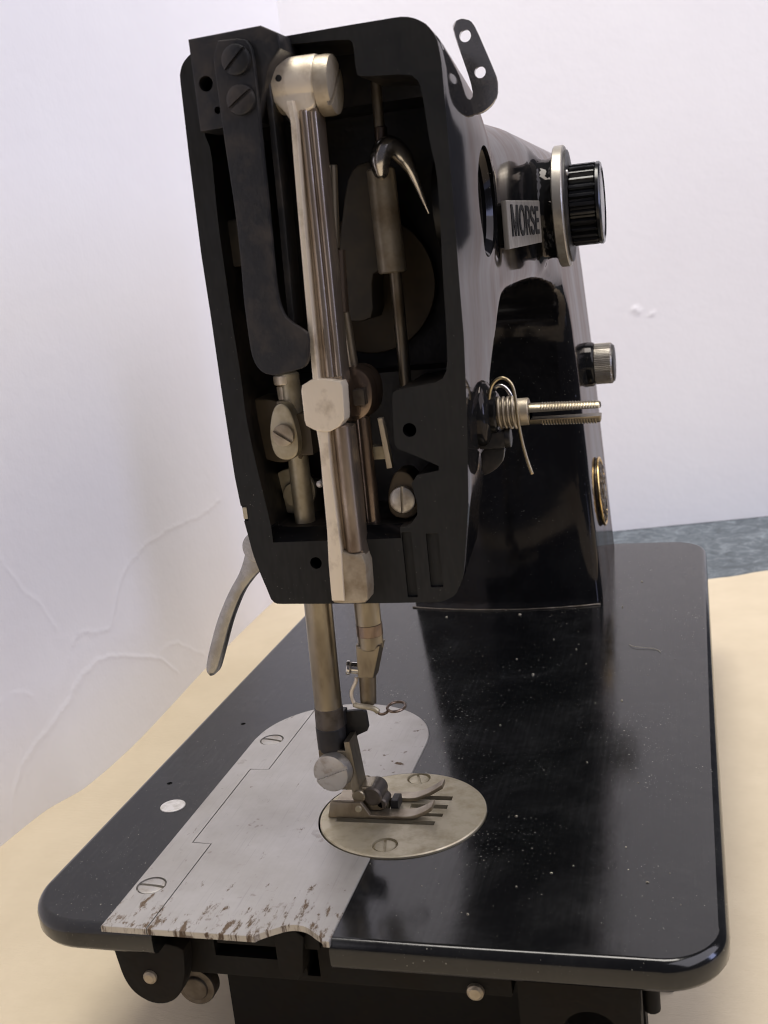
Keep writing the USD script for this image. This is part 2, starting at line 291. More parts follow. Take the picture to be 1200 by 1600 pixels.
def surface_nets(F, o, h):
    """smooth closed surface of F = 0 on a regular grid"""
    nx, ny, nz = F.shape; S = F < 0
    acc = np.zeros((nx - 1, ny - 1, nz - 1, 3), np.float32); cnt = np.zeros((nx - 1, ny - 1, nz - 1), np.float32)
    cs = lambda off: tuple(slice(off[k], F.shape[k] - 1 + off[k]) for k in range(3))
    for ax in range(3):
        o1, o2 = [k for k in range(3) if k != ax]
        for u in (0, 1):
            for v in (0, 1):
                A = [0, 0, 0]; A[o1], A[o2] = u, v; B = list(A); B[ax] = 1
                fa, fb = F[cs(A)], F[cs(B)]; cr = (fa < 0) != (fb < 0)
                t = np.where(cr, fa / np.where(cr, fa - fb, 1), 0); cnt += cr
                for k in range(3): acc[..., k] += cr * (A[k] + (t if k == ax else 0))
    on = cnt > 0; idx = np.full(on.shape, -1); idx[on] = np.arange(on.sum())
    V = np.argwhere(on) + acc[on] / cnt[on][:, None]; Q = []
    for ax in range(3):
        o1, o2 = (ax + 1) % 3, (ax + 2) % 3
        sl = [slice(1, F.shape[k] - 1) for k in range(3)]; sl[ax] = slice(0, F.shape[ax] - 1); sl2 = list(sl); sl2[ax] = slice(1, F.shape[ax])
        a, b = S[tuple(sl)], S[tuple(sl2)]
        for flip, cr in ((False, a & ~b), (True, ~a & b)):
            g = np.argwhere(cr); g[:, o1] += 1; g[:, o2] += 1
            e1, e2 = np.eye(3, dtype=int)[o1], np.eye(3, dtype=int)[o2]
            q = np.stack([idx[tuple((g - x).T)] for x in (0 * e1, e1, e1 + e2, e2)], 1)
            Q.append(q[:, ::-1] if flip else q)
    Q = np.vstack(Q)
    from scipy.ndimage import map_coordinates
    for _ in range(2):
        f = map_coordinates(F, V.T, order=1); g = np.stack([(map_coordinates(F, (V + d).T, order=1) - map_coordinates(F, (V - d).T, order=1)) / 2 for d in np.eye(3) ], 1)
        V = V - np.clip(f / np.maximum((g ** 2).sum(1), 1e-4), -0.4, 0.4)[:, None] * g
    t = trimesh.Trimesh(V * h + o, np.vstack([Q[:, [0, 1, 2]], Q[:, [0, 2, 3]]]), process=False)
    if t.volume < 0: t.invert()
    return t
smin = lambda a, b, k: np.minimum(a, b) - np.maximum(k - np.abs(a - b), 0) ** 2 / (4 * k)
smax = lambda a, b, k: -smin(-a, -b, k)

# ------------------------------------------------------------------ setting: counter top, paper, white backdrop boards
def grid_mesh(V, nu, nv):
    i = np.arange((nu - 1) * (nv - 1)); a = (i // (nv - 1)) * nv + i % (nv - 1)
    return trimesh.Trimesh(V.reshape(-1, 3), np.vstack([np.c_[a, a + nv, a + nv + 1], np.c_[a, a + nv + 1, a + 1]]), process=False)
top = boxm((-700, -800, -90), (800, 900, -60.8), 1.0)
solo('countertop', top, 'green_marble', label='dark blue-green marbled counter top behind and under the cream paper', kind='structure')

# cream paper laid over the counter: slightly wavy torn back edge
xs = np.linspace(-420, 560, 197)
back = 465.5 + (xs - 93.7) * 0.494 * np.clip((xs - 60) / 60, 0, 1) * 0.9 + 1.5 * (meshkit.noise(np.c_[xs / 9, xs * 0, xs * 0], 3) - 0.5) + 1.6 * (meshkit.noise(np.c_[xs / 30, xs * 0, xs * 0], 5) - .5)
pv = np.linspace(0, 1, 121) ** 0.8
PX = np.repeat(xs[:, None], 121, 1); PY = -700 + (back[:, None] + 700) * pv[None]
PZ = -60.2 + 0.5 * meshkit.noise(np.stack([PX / 70, PY / 60, PX * 0], -1), 4) + 0.25 * np.exp(-((PY - 226 - 0.1 * PX) / 2.0) ** 2)
topv = np.stack([PX, PY, PZ], -1)
g1 = grid_mesh(topv, 197, 121); g2 = grid_mesh(topv - [0, 0, 0.35], 197, 121); g2.invert()
solo('paper_sheet', trimesh.util.concatenate([g1, g2]), 'cream_paper', smooth=40, label='cream paper sheet spread over the marbled counter under the machine', cat='paper')

def crease(s, z, lines):
    """height of soft creases along polylines on a sheet with coordinates (s, z)"""
    out = np.zeros_like(s)
    for pts, amp, w in lines:
        P = np.asarray(pts, float); d = np.full(s.shape, 1e9); side = np.zeros_like(s)
        P = smooth_path(P, 8) if len(P) > 2 else P
        P = P + 3.2 * (np.stack([meshkit.fbm(np.c_[P / 7, P[:, 0] * 0], 3, 1), meshkit.fbm(np.c_[P / 7, P[:, 0] * 0], 3, 2)], 1) - 0.5)
        for A, B in zip(P[:-1], P[1:]):
            u = B - A; L = u @ u + 1e-9; t = np.clip(((s - A[0]) * u[0] + (z - A[1]) * u[1]) / L, 0, 1)
            dx, dz = s - A[0] - t * u[0], z - A[1] - t * u[1]; q = np.hypot(dx, dz); c = (u[0] * dz - u[1] * dx) / math.sqrt(L)
            m = q < d; d = np.where(m, q, d); side = np.where(m, c, side)
        out += 0.37 * amp * (np.exp(-(d / (0.7 * w)) ** 2) * 0.9 + np.where(side > 0, np.exp(-d / 3.5), 0) * 0.6)
    return out

# left board: stands on the counter and bends a little along its foot
G = np.array([(-169, 538), (-181, 480), (-186, 430), (-184, 330), (-178, 215), (-180, 180), (-187.6, 156.5), (-190.6, 128), (-194, 60), (-200, -60), (-208, -300), (-212, -500)], float)
straight = np.array([(-169, 538), (-181, 430), (-184, 330), (-186, 215), (-187.5, 180), (-189, 156.5), (-190.5, 128), (-194, 60), (-200, -60), (-208, -300), (-212, -500)], float)
from scipy.interpolate import PchipInterpolator
ys = np.r_[np.linspace(538, 420, 24), np.linspace(418, 60, 330), np.linspace(56, -500, 60)]
gx = PchipInterpolator(G[::-1, 1], G[::-1, 0])(ys); sx = PchipInterpolator(straight[::-1, 1], straight[::-1, 0])(ys)
zs = np.r_[np.linspace(-60.4, 90, 140), np.linspace(93, 560, 60)]
fade = np.exp(-np.clip(zs + 60, 0, None) / 42.0)
WX = sx[:, None] + (gx - sx)[:, None] * fade[None]; WY = np.repeat(ys[:, None], len(zs), 1); WZ = np.repeat(zs[None], len(ys), 0)
WS = 429.6 - WY
lines = [([(291.5, -58), (291.5, -49.5), (277.7, -33.8), (258, -25.5), (216, -12.5), (197.3, -18.3), (167.4, -30.7), (145.8, -47.5)], 0.55, 1.2),
         ([(163.7, -31.4), (142.8, -32.4), (127.6, -40), (108, -51.3)], 0.35, 1.0), ([(285, 90), (279.5, 71.7), (267.4, 49.6), (249.3, 24), (241.7, 12.6)], 0.35, 1.3),
         ([(60, 26), (73.9, 24.2), (129.8, 25.9), (167.5, 22.8), (190.5, 10.3), (202, -1.9), (226.4, 3.9), (233.9, 0.6)], 0.4, 1.2), ([(330, -14), (311.8, -10.1), (291, -4.8), (280.3, -3.1), (266.2, -8.6)], 0.3, 1.0)]
WX = WX + crease(WS, WZ, [([(-a if a > 400 else a, b) for a, b in L], amp, w) for L, amp, w in lines]) + 0.8 * (meshkit.noise(np.stack([WY / 90, WZ / 80, WX * 0], -1), 8) - .5)
F1 = np.stack([WX, WY, WZ], -1); f1 = grid_mesh(F1, len(ys), len(zs)); f2 = grid_mesh(F1 - [2.0, 0, 0], len(ys), len(zs))
for f, s in ((f1, 1), (f2, -1)):
    if f.face_normals[:, 0].mean() * s < 0: f.invert()
solo('backdrop_board', trimesh.util.concatenate([f1, f2]), 'backdrop_white', smooth=40, label='creased white backdrop board standing along the left side', kind='structure')

# back board
O = np.array([23.3, 588.1]); D = np.array([0.96736, 0.2534]); N = np.array([0.2534, -0.96736])
ss = np.r_[np.linspace(-205, 0, 60), np.linspace(2, 170, 90), np.linspace(172, 205, 12)]; zs = np.r_[np.linspace(-60.6, 60, 30), np.linspace(62, 130, 46), np.linspace(135, 560, 50)]
BS, BZ = np.repeat(ss[:, None], len(zs), 1), np.repeat(zs[None], len(ss), 0)
off = 1.0 * (meshkit.noise(np.stack([BS / 110, BZ / 90, BS * 0], -1), 9) - .5)
for (a, b, r, h) in ((28.6, 100.0, 2.0, 0.9), (30.6, 97.6, 1.6, 0.7), (39.7, 95.6, 1.3, 0.8)):
    q = np.hypot((BS - a) * 0.9, BZ - b) + 1.6 * (meshkit.noise(np.stack([BS / 1.6, BZ / 1.6, BS * 0], -1), 4) - 0.5); off += h * np.exp(-np.clip(q / r, 0, None) ** 4)
BX, BY = O[0] + D[0] * BS + N[0] * off, O[1] + D[1] * BS + N[1] * off
F1 = np.stack([BX, BY, BZ], -1); f1 = grid_mesh(F1, len(ss), len(zs)); f2 = grid_mesh(F1 - [2 * N[0], 2 * N[1], 0], len(ss), len(zs))
for f, s in ((f1, 1), (f2, -1)):
    if (f.face_normals[:, :2] @ N).mean() * s < 0: f.invert()
solo('backdrop_board', trimesh.util.concatenate([f1, f2]), 'backdrop_white', smooth=40, label='plain white backdrop board with small chips across the back', kind='structure')

# ------------------------------------------------------------------ the sewing machine
SM = thing('sewing_machine', 'old black enamelled sewing machine with its end cover off and works exposed', 'sewing machine', base=(0, 170, 0))

# ---- cast head, arm and column as one smooth casting
FACE = [(-24.4, 207.1), (-25.7, 204.4), (-26.2, 184.5), (-26.5, 162.5), (-26.2, 146.5), (-26.1, 128.9), (-25.7, 106.4), (-24.9, 95.7), (-23.5, 85.7), (-22.1, 80.1), (-20.9, 76.2), (-20.1, 73.0), (-19.2, 72.4), (3.4, 72.1), (25.1, 72.1), (28.9, 73.8), (31.4, 78.8), (34.2, 97.4), (35.7, 118.5), (36.6, 137.4), (36.7, 159.3), (36.8, 179.7), (36.9, 198), (36.4, 202.8), (34.6, 206.3), (32.2, 208.5), (29.4, 209.7), (16, 209.7), (0.7, 209.5), (-22, 209.4)]
H = 1.5
ax_ = [np.arange(-50, 61, H), np.arange(30, 352, H), np.arange(-4, 217, H)]
X, Y, Z = np.meshgrid(*ax_, indexing='ij')
pol = Polygon(FACE)
x2, z2 = np.meshgrid(ax_[0], ax_[2], indexing='ij')
d2 = distance(spoints(x2, z2), pol.exterior); d2 = np.where(contains_xy(pol, x2, z2), -d2, d2)
down_ = np.clip((135 - Z) / 50, 0, 1); up_z = np.clip((Z - 183) / 20, 0, 1); rt = np.clip(X / 20, 0, 1)
taper = np.clip(Y - 38, 0, None) * 0.075 * down_ * rt + np.clip(Y - 40, 0, None) * (0.004 + 0.07 * up_z * rt)
bulge = np.sin(np.clip((Y - 35) / 46, 0, 1) * np.pi * 0.62) * 1.9 * np.clip((Z - 150) / 10, 0, 1) * np.clip((205 - Z) / 20, 0, 1) * rt
head = d2[:, None, :] + taper - bulge
head = smax(head, (Y - 52) * 0.19 + (Z - 209.6) * 0.98, 10)
def rbox(a, b, ca, cb, ha, hb, r):
    qa, qb = np.abs(a - ca) - ha + r, np.abs(b - cb) - hb + r
    return np.hypot(np.maximum(qa, 0), np.maximum(qb, 0)) + np.minimum(np.maximum(qa, qb), 0) - r
flare = np.clip((Y - 170) / 75, 0, 1); flare = flare * flare * (3 - 2 * flare)
xr = 37.1 + flare * np.interp(Z, [-10, 0, 25, 60, 100, 140, 170], [10.5, 9.9, 8.6, 6.8, 4.9, 2.2, 0.0]); xl = -26.2 - flare * np.interp(Z, [0, 150], [13.8, 0])
arm = rbox(X - (xr + xl) / 2, Z, 0, 90.0, (xr - xl) / 2, 106.8, 25.0 - 8.0 * np.clip((Y - 95) / 85, 0, 1))
arm = smax(arm, rbox(X - (xr + xl) / 2, Y, 0, 199, (xr - xl) / 2, 140, 6.0), 3)
t_ = np.clip((Y - 84) / 20, 0, 1); t_ = t_ * t_ * (3 - 2 * t_)
body = head * (1 - t_) + arm * t_
from scipy.ndimage import map_coordinates
OP = Polygon(chaikin([(74, 20), (75.5, 90), (77.5, 110), (81, 122), (88.5, 133), (99, 139.6), (115, 142.2), (157, 142.5), (200, 141.5), (234, 137.5), (246.5, 129), (250, 114), (249.5, 60), (246.5, -30), (74, -30)], 2, 0.22))
gy, gz = np.meshgrid(ax_[1], ax_[2], indexing='ij'); od = distance(spoints(gy, gz), OP.exterior); od = np.where(contains_xy(OP, gy, gz), -od, od)
shift = 6.5 * np.clip(1 - ((X - 4) / 45) ** 2, 0, 1) * np.clip((125 - Z) / 125, 0, 1) * (Y > 165)
opening = map_coordinates(od, [(Y + shift - ax_[1][0]) / H, (Z - ax_[2][0]) / H], order=1, mode='nearest')
body = smax(body, -opening, 6.0)
rad = np.hypot(Y - 195, Z - 167); boss = smax(smax(rad - 18.6 + 1.6 * np.sin(np.clip((X - 36) / 7.5, 0, 1) * np.pi), X - 43.2, 0.6), 28 - X, 1)
body = np.maximum(smin(body, boss, 5), np.maximum(-2.0 - Z, 33.0 - Y))
casting = man(surface_nets(body.astype(np.float32), np.array([a[0] for a in ax_]), H))
del X, Y, Z, body, arm, head, rad, boss, taper, down_, opening, t_, flare, xr, xl, shift, bulge, up_z, rt
if casting.status() != m3.Error.NoError: print('casting:', casting.status())
casting = casting.trim_by_plane((0, 1, 0), 36.0).trim_by_plane((0, 0, 1), -0.6)
OPEN = chaikin([(-21.6, 190.4), (-20.3, 186), (-20.7, 176.5), (-21, 169), (-20.9, 156.9), (-20.8, 146), (-20.4, 132.2), (-20.5, 122.1), (-19.9, 113.9), (-19, 105.5), (-18, 97.1), (-17.6, 92.7), (-16, 91.8), (-1.1, 91.8), (12.3, 91.6), (18.9, 92), (21.7, 95.5), (20.2, 104.5), (29.4, 105.9), (20.8, 110.3), (17.2, 111.8), (17.4, 118), (17.9, 125.0), (18.8, 125.8), (22.4, 126.3), (30.3, 127.2), (32, 130.2), (32.6, 138.5), (32.9, 151.7), (33.6, 166.8), (33.6, 175.2), (32.7, 180.9), (32.1, 189.7), (31.6, 194.3), (29.4, 196.4), (18.0, 197.3), (17.2, 198.2), (17.2, 204.5), (16.3, 205.6), (0.3, 206.6), (-5.3, 206), (-19.3, 192.4)], 1, 0.2)
casting = casting - (man(ext_xz(OPEN, 30, 80, 0)) - man(boxm((-40, 58, 194), (60, 90, 230))) - man(boxm((-40, 66, 60), (60, 90, 127))))
casting = casting - man(cyl((25, 75, 168.2), (1, 0, 0), 12.4, 0, 30, 0, 64)) - man(lathe([(12.4, 0), (12.4, 1), (14.0, 2.6), (14, 10)], (34.6, 75, 168.2), (1, 0, 0), 64))
for (x, z, r, y1) in ((21.3, 116, 1.7, 60), (-6.7, 83.2, 1.55, 50)): casting = casting - man(cyl((x, 30, z), (0, 1, 0), r, 0, y1 - 30, 0))
casting = casting - man(boxm((16.6, 30, 73.5), (19.2, 36.9, 90.5), 0.3)) - man(boxm((22.8, 30, 76), (26.0, 36.8, 90), 0.3))
casting = casting - man(boxm((-30, 30, 95), (-23.6, 36.6, 99))) - man(ext_yz([(35.0, 95), (41, 95), (41, 92.2), (36, 89.0), (35, 89.0)], -17.6, 16.4, 0))
ct = to_mm(casting)
fr = (ct.face_normals[:, 1] < -0.97) & (ct.triangles_center[:, 1] < 40)
ins = (ct.triangles_center[:, 1] > 36.05) & (ct.triangles_center[:, 1] < 80.2) & contains_xy(Polygon(OPEN).buffer(0.15), ct.triangles_center[:, 0], ct.triangles_center[:, 2])
sub = lambda k: trimesh.Trimesh(*trimesh.remesh.subdivide(ct.vertices, ct.faces[k], None)[:2], process=False) if False else ct.submesh([np.nonzero(k)[0]], append=True)
bodyp = part(SM, 'cast_body', sub(~fr & ~ins), 'black_enamel', 38, label='glossy black cast head, arm and column')
part(bodyp, 'end_rim', sub(fr), 'satin_black', 30, label='satin black rim around the open end of the head')
part(bodyp, 'head_cavity', sub(ins), 'cavity_black', 38, label='oily dark cavity of the head')
liner = man(cyl((26, 75, 168.2), (1, 0, 0), 12.35, 0, 8.6, 0.3, 64)) - man(cyl((26, 75, 168.2), (1, 0, 0), 11.5, 1, 12, 0, 64))
part(bodyp, 'bore_liner', liner, 'cavity_black')
sx_ = np.linspace(-38.5, 45.5, 60); seam = np.c_[sx_, 244.9 - 6.5 * np.clip(1 - ((sx_ - 4) / 45) ** 2, 0, 1) - 0.4, np.full(60, 0.25)]
seam[:, 1] += 0.3 * meshkit.noise(np.c_[sx_ / 3, sx_ * 0, sx_ * 0], 2)
part(bodyp, 'base_seam', tube(seam, 0.28 + 0.25 * meshkit.noise(np.c_[sx_ / 4, sx_ * 0, sx_ * 0], 6), 6), 'dull_steel', True, label='dusty seam where the column meets the bed')

# ---- bed
def rrect(x0, y0, x1, y1, rs, n=14):
    P = []
    for (cx, cy, r, a0) in ((x0 + rs[0], y0 + rs[0], rs[0], 180), (x1 - rs[1], y0 + rs[1], rs[1], 270), (x1 - rs[2], y1 - rs[2], rs[2], 0), (x0 + rs[3], y1 - rs[3], rs[3], 90)):
        a = np.radians(a0 + np.linspace(0, 90, n)); P.append(np.c_[cx + r * np.cos(a), cy + r * np.sin(a)])
    return np.vstack(P)
BEDP = rrect(-89.6, -2.2, 91.0, 343, (19, 16, 17, 14))
bed = man(loft(BEDP, [(-8.2, 2.4), (-7.4, 0.8), (-6.2, 0.1), (-2.9, 0.0), (-1.7, 0.35), (-0.8, 1.0), (-0.25, 1.7), (0, 2.5)]))
a = np.radians(np.linspace(0, 180, 40))
PLATE = np.vstack([[(-62.3, -2.6), (-1.0, -2.6)], [(-1.0, 106)], np.c_[-31.6 + 30.5 * np.cos(a), 106 + 30.5 * np.sin(a)][1:-1], [(-62.3, 106)]])
bed = bed - man(loft(PLATE, [(-1.6, 0.02), (5, 0.02)])) - man(cyl((2.1, 59.3, 0), (0, 0, 1), 24.5, -1.6, 5, 0, 96))
bed = bed - man(boxm((-48.5, -9, -20), (-1.5, 40, -1.0))) - man(boxm((-46, 20, -20), (19, 110, -1.0)))
for (x, y, r) in ((-71.6, 118.6, 0.9), (-79.0, 73.4, 0.9)): bed = bed - man(cyl((x, y, 0), (0, 0, 1), r, -3, 2, 0, 20))
bedp = part(SM, 'bed', bed, 'bed_enamel', 40, label='flat glossy black bed with rounded corners')
part(bedp, 'bed_button', cyl((-71, 58.9, 0), (0, 0, 1), 3.9, -1, 0.35, 0.25), 'button_white', label='pale round plug let into the bed')
crumbs = []
for (x, y, s) in ((26.4, 164.0, 0.55), (40, 190, 0.5), (30, 201, 0.45), (21, 120, 0.4), (52, 94, 0.4), (60, 141, 0.4), (12, 232, 0.7), (28, 243, 0.6), (5, 238, 0.5), (35, 60, 0.4), (48, 32, 0.45), (66, 46, 0.4), (40, 25, .35), (55, 240, .5), (62, 275, .5), (-50, 145, .5), (-44, 148, .4), (72, 30, .45), (30, 12, .45), (18, 180, .4), (-20, 230, .5), (45, 175, .35)):
    s *= 0.72; t = trimesh.creation.icosphere(2, s); t.vertices *= rng.uniform(0.6, 1.35, 3); t.vertices *= 0.55 + 0.9 * meshkit.noise(t.vertices * 2.2 / s + 50, int(x * 7))[:, None]; t.vertices += [x, y, s * 0.35]; crumbs.append(t)
for _ in range(45):
    s = rng.uniform(0.07, 0.18); x, y = rng.uniform(-15, 88), rng.uniform(5, 240)
    t = trimesh.creation.icosphere(0, s); t.vertices *= rng.uniform(0.6, 1.5, 3); t.vertices += [x, y, s * 0.4]
    if math.hypot(x - 2, y - 59) > 26 and not (-41 < x < 48 and y > 236): crumbs.append(t)
lint = smooth_path([(60, 195, 0.25), (64, 191, 0.5), (69, 190, 0.3), (72, 186, 0.25)], 5); crumbs.append(tube(lint, 0.10, 5))
part(bedp, 'dust_crumbs', trimesh.util.concatenate(crumbs), 'dust_crumb', label='pale crumbs of dust and lint lying on the bed')
data(stage.GetPrimAtPath(bedp + '/dust_crumbs'), kind='stuff')

# ---- cover plates let into the bed
pl = man(loft(PLATE + 0, [(-1.4, 0.12), (0.10, 0.12), (0.3, 0.35)])).trim_by_plane((0, 1, 0), -2.35)
hole = man(cyl((2.1, 59.3, 0), (0, 0, 1), 24.75, -5, 5, 0, 96))
SPLIT = [(-70, -10), (-49.6, -10), (-49.4, 38.2), (-55.3, 38.4), (-55.3, 84.0), (-49.0, 84.2), (-48.4, 145), (-70, 145)]
left_c = man(loft(SPLIT, [(-8, 0), (8, 0)])); left_big = man(loft(np.array(SPLIT) + [(0, 0), (.32, 0), (.32, .16), (.32, .32), (.32, -.32), (.32, -.16), (.32, 0), (0, 0)], [(-8, 0), (8, 0)]))
fixed = (pl ^ left_c) - man(cyl((-57.2, 16.4, 0), (0, 0, 1), 4.1, -0.7, 3, 0)) - man(cyl((-55.8, 105.6, 0), (0, 0, 1), 4.1, -0.7, 3, 0))
fp = part(SM, 'fixed_plate', fixed, 'slide_plate_steel', 25, label='narrow steel strip plate with stepped edge and two screws')
for (x, y, an) in ((-57.2, 16.4, 1.48), (-55.8, 105.6, 1.35)): part(fp, 'plate_screw', screw((x, y, -0.7), (0, 0, 1), 3.7, 1.05, an, 0.95, 0.8, 0.35), 'screw_steel')
notch = man(loft(chaikin([(-22.5, -8), (-20.6, -2.2), (-17.2, 0.6), (-13, 3.4), (-8.8, 3.0), (-5.2, 0.2), (-2.6, -1.6), (-2.0, -8)], 2), [(-8, 0), (8, 0)]))
slide = pl - left_big - hole - notch
part(SM, 'slide_plate', slide, 'slide_plate_steel', 25, label='bright steel slide plate with rust scratches and a thumb notch')
disc = man(lathe([(24.2, -1.3), (24.2, 0.35), (23.9, 0.65), (23.2, 0.8)], (2.1, 59.3, 0), (0, 0, 1), 96))
cuts = [boxm((-16.4, 52.2, -2), (12.8, 54.4, 3)), boxm((-1.5, 66.6, -2), (15.0, 69.0, 3)), boxm((3.5, 61.6, -2), (14.6, 63.8, 3)), boxm((1.5, 57.0, -2), (14.2, 58.8, 3)), boxm((-3.6, 60, -2), (-2.2, 66.4, 3))]
for c in cuts: disc = disc - man(c)
for (x, y) in ((2.2, 79.6), (1.5, 40.9)): disc = disc - man(cyl((x, y, 0), (0, 0, 1), 3.65, -0.3, 3, 0))
npl = part(SM, 'needle_plate', disc, 'needle_plate_steel', 28, label='round tarnished steel needle plate with feed slots')
for (x, y, an) in ((2.2, 79.6, 0.35), (1.5, 40.9, 0.25)): part(npl, 'plate_screw', screw((x, y, -0.3), (0, 0, 1), 3.05, 0.95, an, 0.8, 0.7, 0.3), 'needle_plate_steel')
for (x0, x1, y) in ((-8, 10, 53.45), (0, 11.5, 67.8)):
    teeth = [boxm((x0, y - 0.5, -4), (x1, y + 0.5, -1.1))] + [axes(loft([(x, -1.15), (x + 1.2, -1.15), (x + 1.0, -0.4)], [(y - 0.5, 0), (y + 0.5, 0)]), lambda v: np.c_[v[:, 0], v[:, 2], v[:, 1]]) for x in np.arange(x0, x1 - 1.3, 1.3)]
    part(npl, 'feed_dog', trimesh.util.concatenate(teeth), 'blued_steel', False)

# ---- under the bed
und = U(boxm((-46, 10, -21), (39.6, 18, -8.0), 0.8), boxm((41, 10, -46), (70, 18, -8.0), 0.8), boxm((-44, 26, -50), (70, 34, -8.0), 0.8), boxm((-46, 18, -19), (70, 70, -8)), boxm((-60, 68, -60.3), (76, 330, -8.0), 2.0)) - man(boxm((-38, 5, -15), (-19, 60, 0))) - man(boxm((-13, 5, -19), (-9.5, 30, -6))) - man(cyl((58, 5, -30), (0, 1, 0), 7, 0, 14, 0))
up = part(SM, 'underframe', und, 'under_iron', 30, label='dark iron casting slung under the bed')
part(up, 'frame_screw', lathe([(2.2, 0), (2.1, 1.2), (1.4, 1.8), (0, 2)], (30.6, 10.2, -23.6 + 4), (0, -1, 0), 24), 'shoe_metal')
part(up, 'side_stud', rod((72.5, 14, -24), (72.5, 14, -9), 2.0, 2.0), 'under_iron')
part(up, 'shuttle_guard', boxm((-36, 8, -10), (-8, 11, -3.2), .4), 'under_iron')
part(up, 'shuttle_bracket', ext_xz(chaikin([(-19, -4), (-11, -4), (-12, -10), (-13, -18), (-19, -18), (-19.5, -10)], 1), 6.5, 12.2, .4), 'under_iron')
lug = ext_xz(chaikin([(-64.5, -8.0), (-63.6, -14), (-62.6, -20), (-60, -24.5), (-54.5, -27.2), (-48.5, -25.6), (-45, -20), (-43.8, -13), (-43.8, -8)], 2), 4.0, 9.0, 0.6)
lp = part(SM, 'hinge_lug', lug, 'under_iron', 32, label='rounded black lug hanging under the left front corner')
part(lp, 'lug_screw', lathe([(1.9, 0), (1.8, 0.8), (1.2, 1.3), (0, 1.4)], (-54.4, 4.1, -18.4), (0, -1, 0), 24), 'shoe_metal')
part(lp, 'roller', lathe([(0, 0), (3.0, 0.3), (3.4, 0.6), (3.6, 1.2), (5.2, 1.4), (5.4, 2), (5.4, 5)], (-47.2, 12, -28.0), (0, 1, 0), 36), 'dull_steel', label='small round brown roller end')

# ---- leaf spring at the left of the opening
MOUNT = [(-18.9, 209.4), (-1.3, 209.8), (2.5, 207.7), (2.7, 204.4), (-0.2, 201.4), (-4.8, 189.8), (-12.7, 189.5), (-18.9, 189.4)]
mb = man(ext_xz(MOUNT, 27.5, 39, 0.5)) - man(cyl((-15.9, 20, 199.5), (0, 1, 0), 1.7, 0, 14, 0)) - man(cyl((-13.9, 20, 193.5), (0, 1, 0), 0.8, 0, 10, 0))
mp = part(SM, 'spring_block', mb, 'blued_steel', 30, label='square black block bolted to the top left of the head')
SPR = chaikin([(-12.6, 207.8), (-12.6, 189.9), (-12.1, 169.6), (-12.4, 158.7), (-12.9, 150.6), (-12.8, 138.5), (-12, 135.4), (-10.3, 133.4), (-7.5, 132.6), (-2.9, 133.3), (0.1, 134), (1.3, 135.6), (2.1, 141.6), (0.6, 143), (-1.8, 144.7), (-3.3, 146.3), (-4.3, 149.8), (-4.5, 154.3), (-4, 167.3), (-3.6, 185.5), (-3.1, 201.9), (-3.4, 205.4), (-4.8, 207.4)], 1, 0.2)
sp = part(SM, 'leaf_spring', ext_xz(SPR, 25.6, 27.4, 0.35), 'blued_steel', 30, label='long flat black leaf spring with a hooked foot')
for z, an in ((203.0, 0.7), (194.6, 0.55)): part(sp, 'spring_screw', screw((-7.0, 25.7, z), (0, -1, 0), 3.3, 1.7, an, 0.8, 0.8, 0.6), 'blued_steel')
flange_ = np.vstack([np.c_[[-3.1, -2.9, -3.4, -3.9, -4.0], [204, 188, 168, 152, 146]], np.c_[[-2.6, -2.3, -1.8, -1.5, -1.6], [144, 152, 168, 188, 204]]])
part(sp, 'side_flange', U(ext_xz(flange_, 30, 37, 0.3), ext_xz(chaikin([(-3.4, 190), (-3.6, 202), (-2.4, 206.6), (0.4, 207.4), (2.6, 205.6), (3.2, 200), (3.0, 190)], 2), 41.5, 44, 0.4)), 'blued_steel', 30, label='edge-on side flange beside the spring')
part(sp, 'backing_lump', boxm((-22.5, 42, 158.5), (-14.5, 48, 170), 0.8), 'dark_iron')

# ---- swinging needle bar frame
def rib(profile_left, profile_right, y0, y1, b=0.3):
    return ext_xz(np.vstack([profile_left, profile_right[::-1]]), y0, y1, b)
upL = np.array([(2.0, 193.5), (2.5, 189.1), (2.0, 177.3), (1.6, 166.7), (1.0, 148.4), (0.5, 130)]); upR = upL + [1.5, 0]
fb_l = np.array([(2.2, 192.0), (0.9, 166.8), (-0.3, 129.9)]); fb_r = np.array([(8.2, 192), (7.9, 176.7), (7.7, 160.2), (7.4, 145.3), (7.2, 129.1)])
bossA = cyl((-3.8, 37, 197.8), (1, 0, -0.02), 6.2, 0, 12.2, 0.6, 56)
neck = ext_xz(chaikin([(-2.8, 195), (0.4, 191.6), (1.7, 189.5), (3.9, 189.0), (5.6, 190.8), (8.3, 191.8), (8.3, 197), (-3.2, 197)], 1, .2), 31.4, 40, 0.8)
blockP = [(-2.6, 129.3), (0.4, 130.8), (4.1, 130.5), (7.9, 129.5), (7.5, 120.7), (5.9, 118.9), (3.2, 117.8), (-0.3, 118.4), (-2.7, 119.9)]
block = ext_xz(chaikin(blockP, 1, 0.12), 29.0, 34, 0.3)
LR = [(-0.2, 119.5), (0.1, 113.9), (-0.2, 104.4), (-0.5, 93), (-1.1, 84.8), (-1.4, 75.1), (1.9, 75), (2.6, 88.6), (2.5, 97.8), (2.4, 107.4), (2.6, 115.3), (3, 119.5)]
LB = [(1.2, 119.2), (7.3, 118), (7.4, 100.9), (7.2, 90.3), (7.8, 86.1), (7.4, 74.4), (-1.2, 74.2), (-0.6, 90)]
nf = part(SM, 'needle_bar_frame', U(rib(upL, upR, 29.2, 36, 0.35), bossA, neck, block, ext_xz(LR, 29.4, 37, 0.4)), 'nickel_worn', 28, label='long worn nickel frame that swings the needle bar')
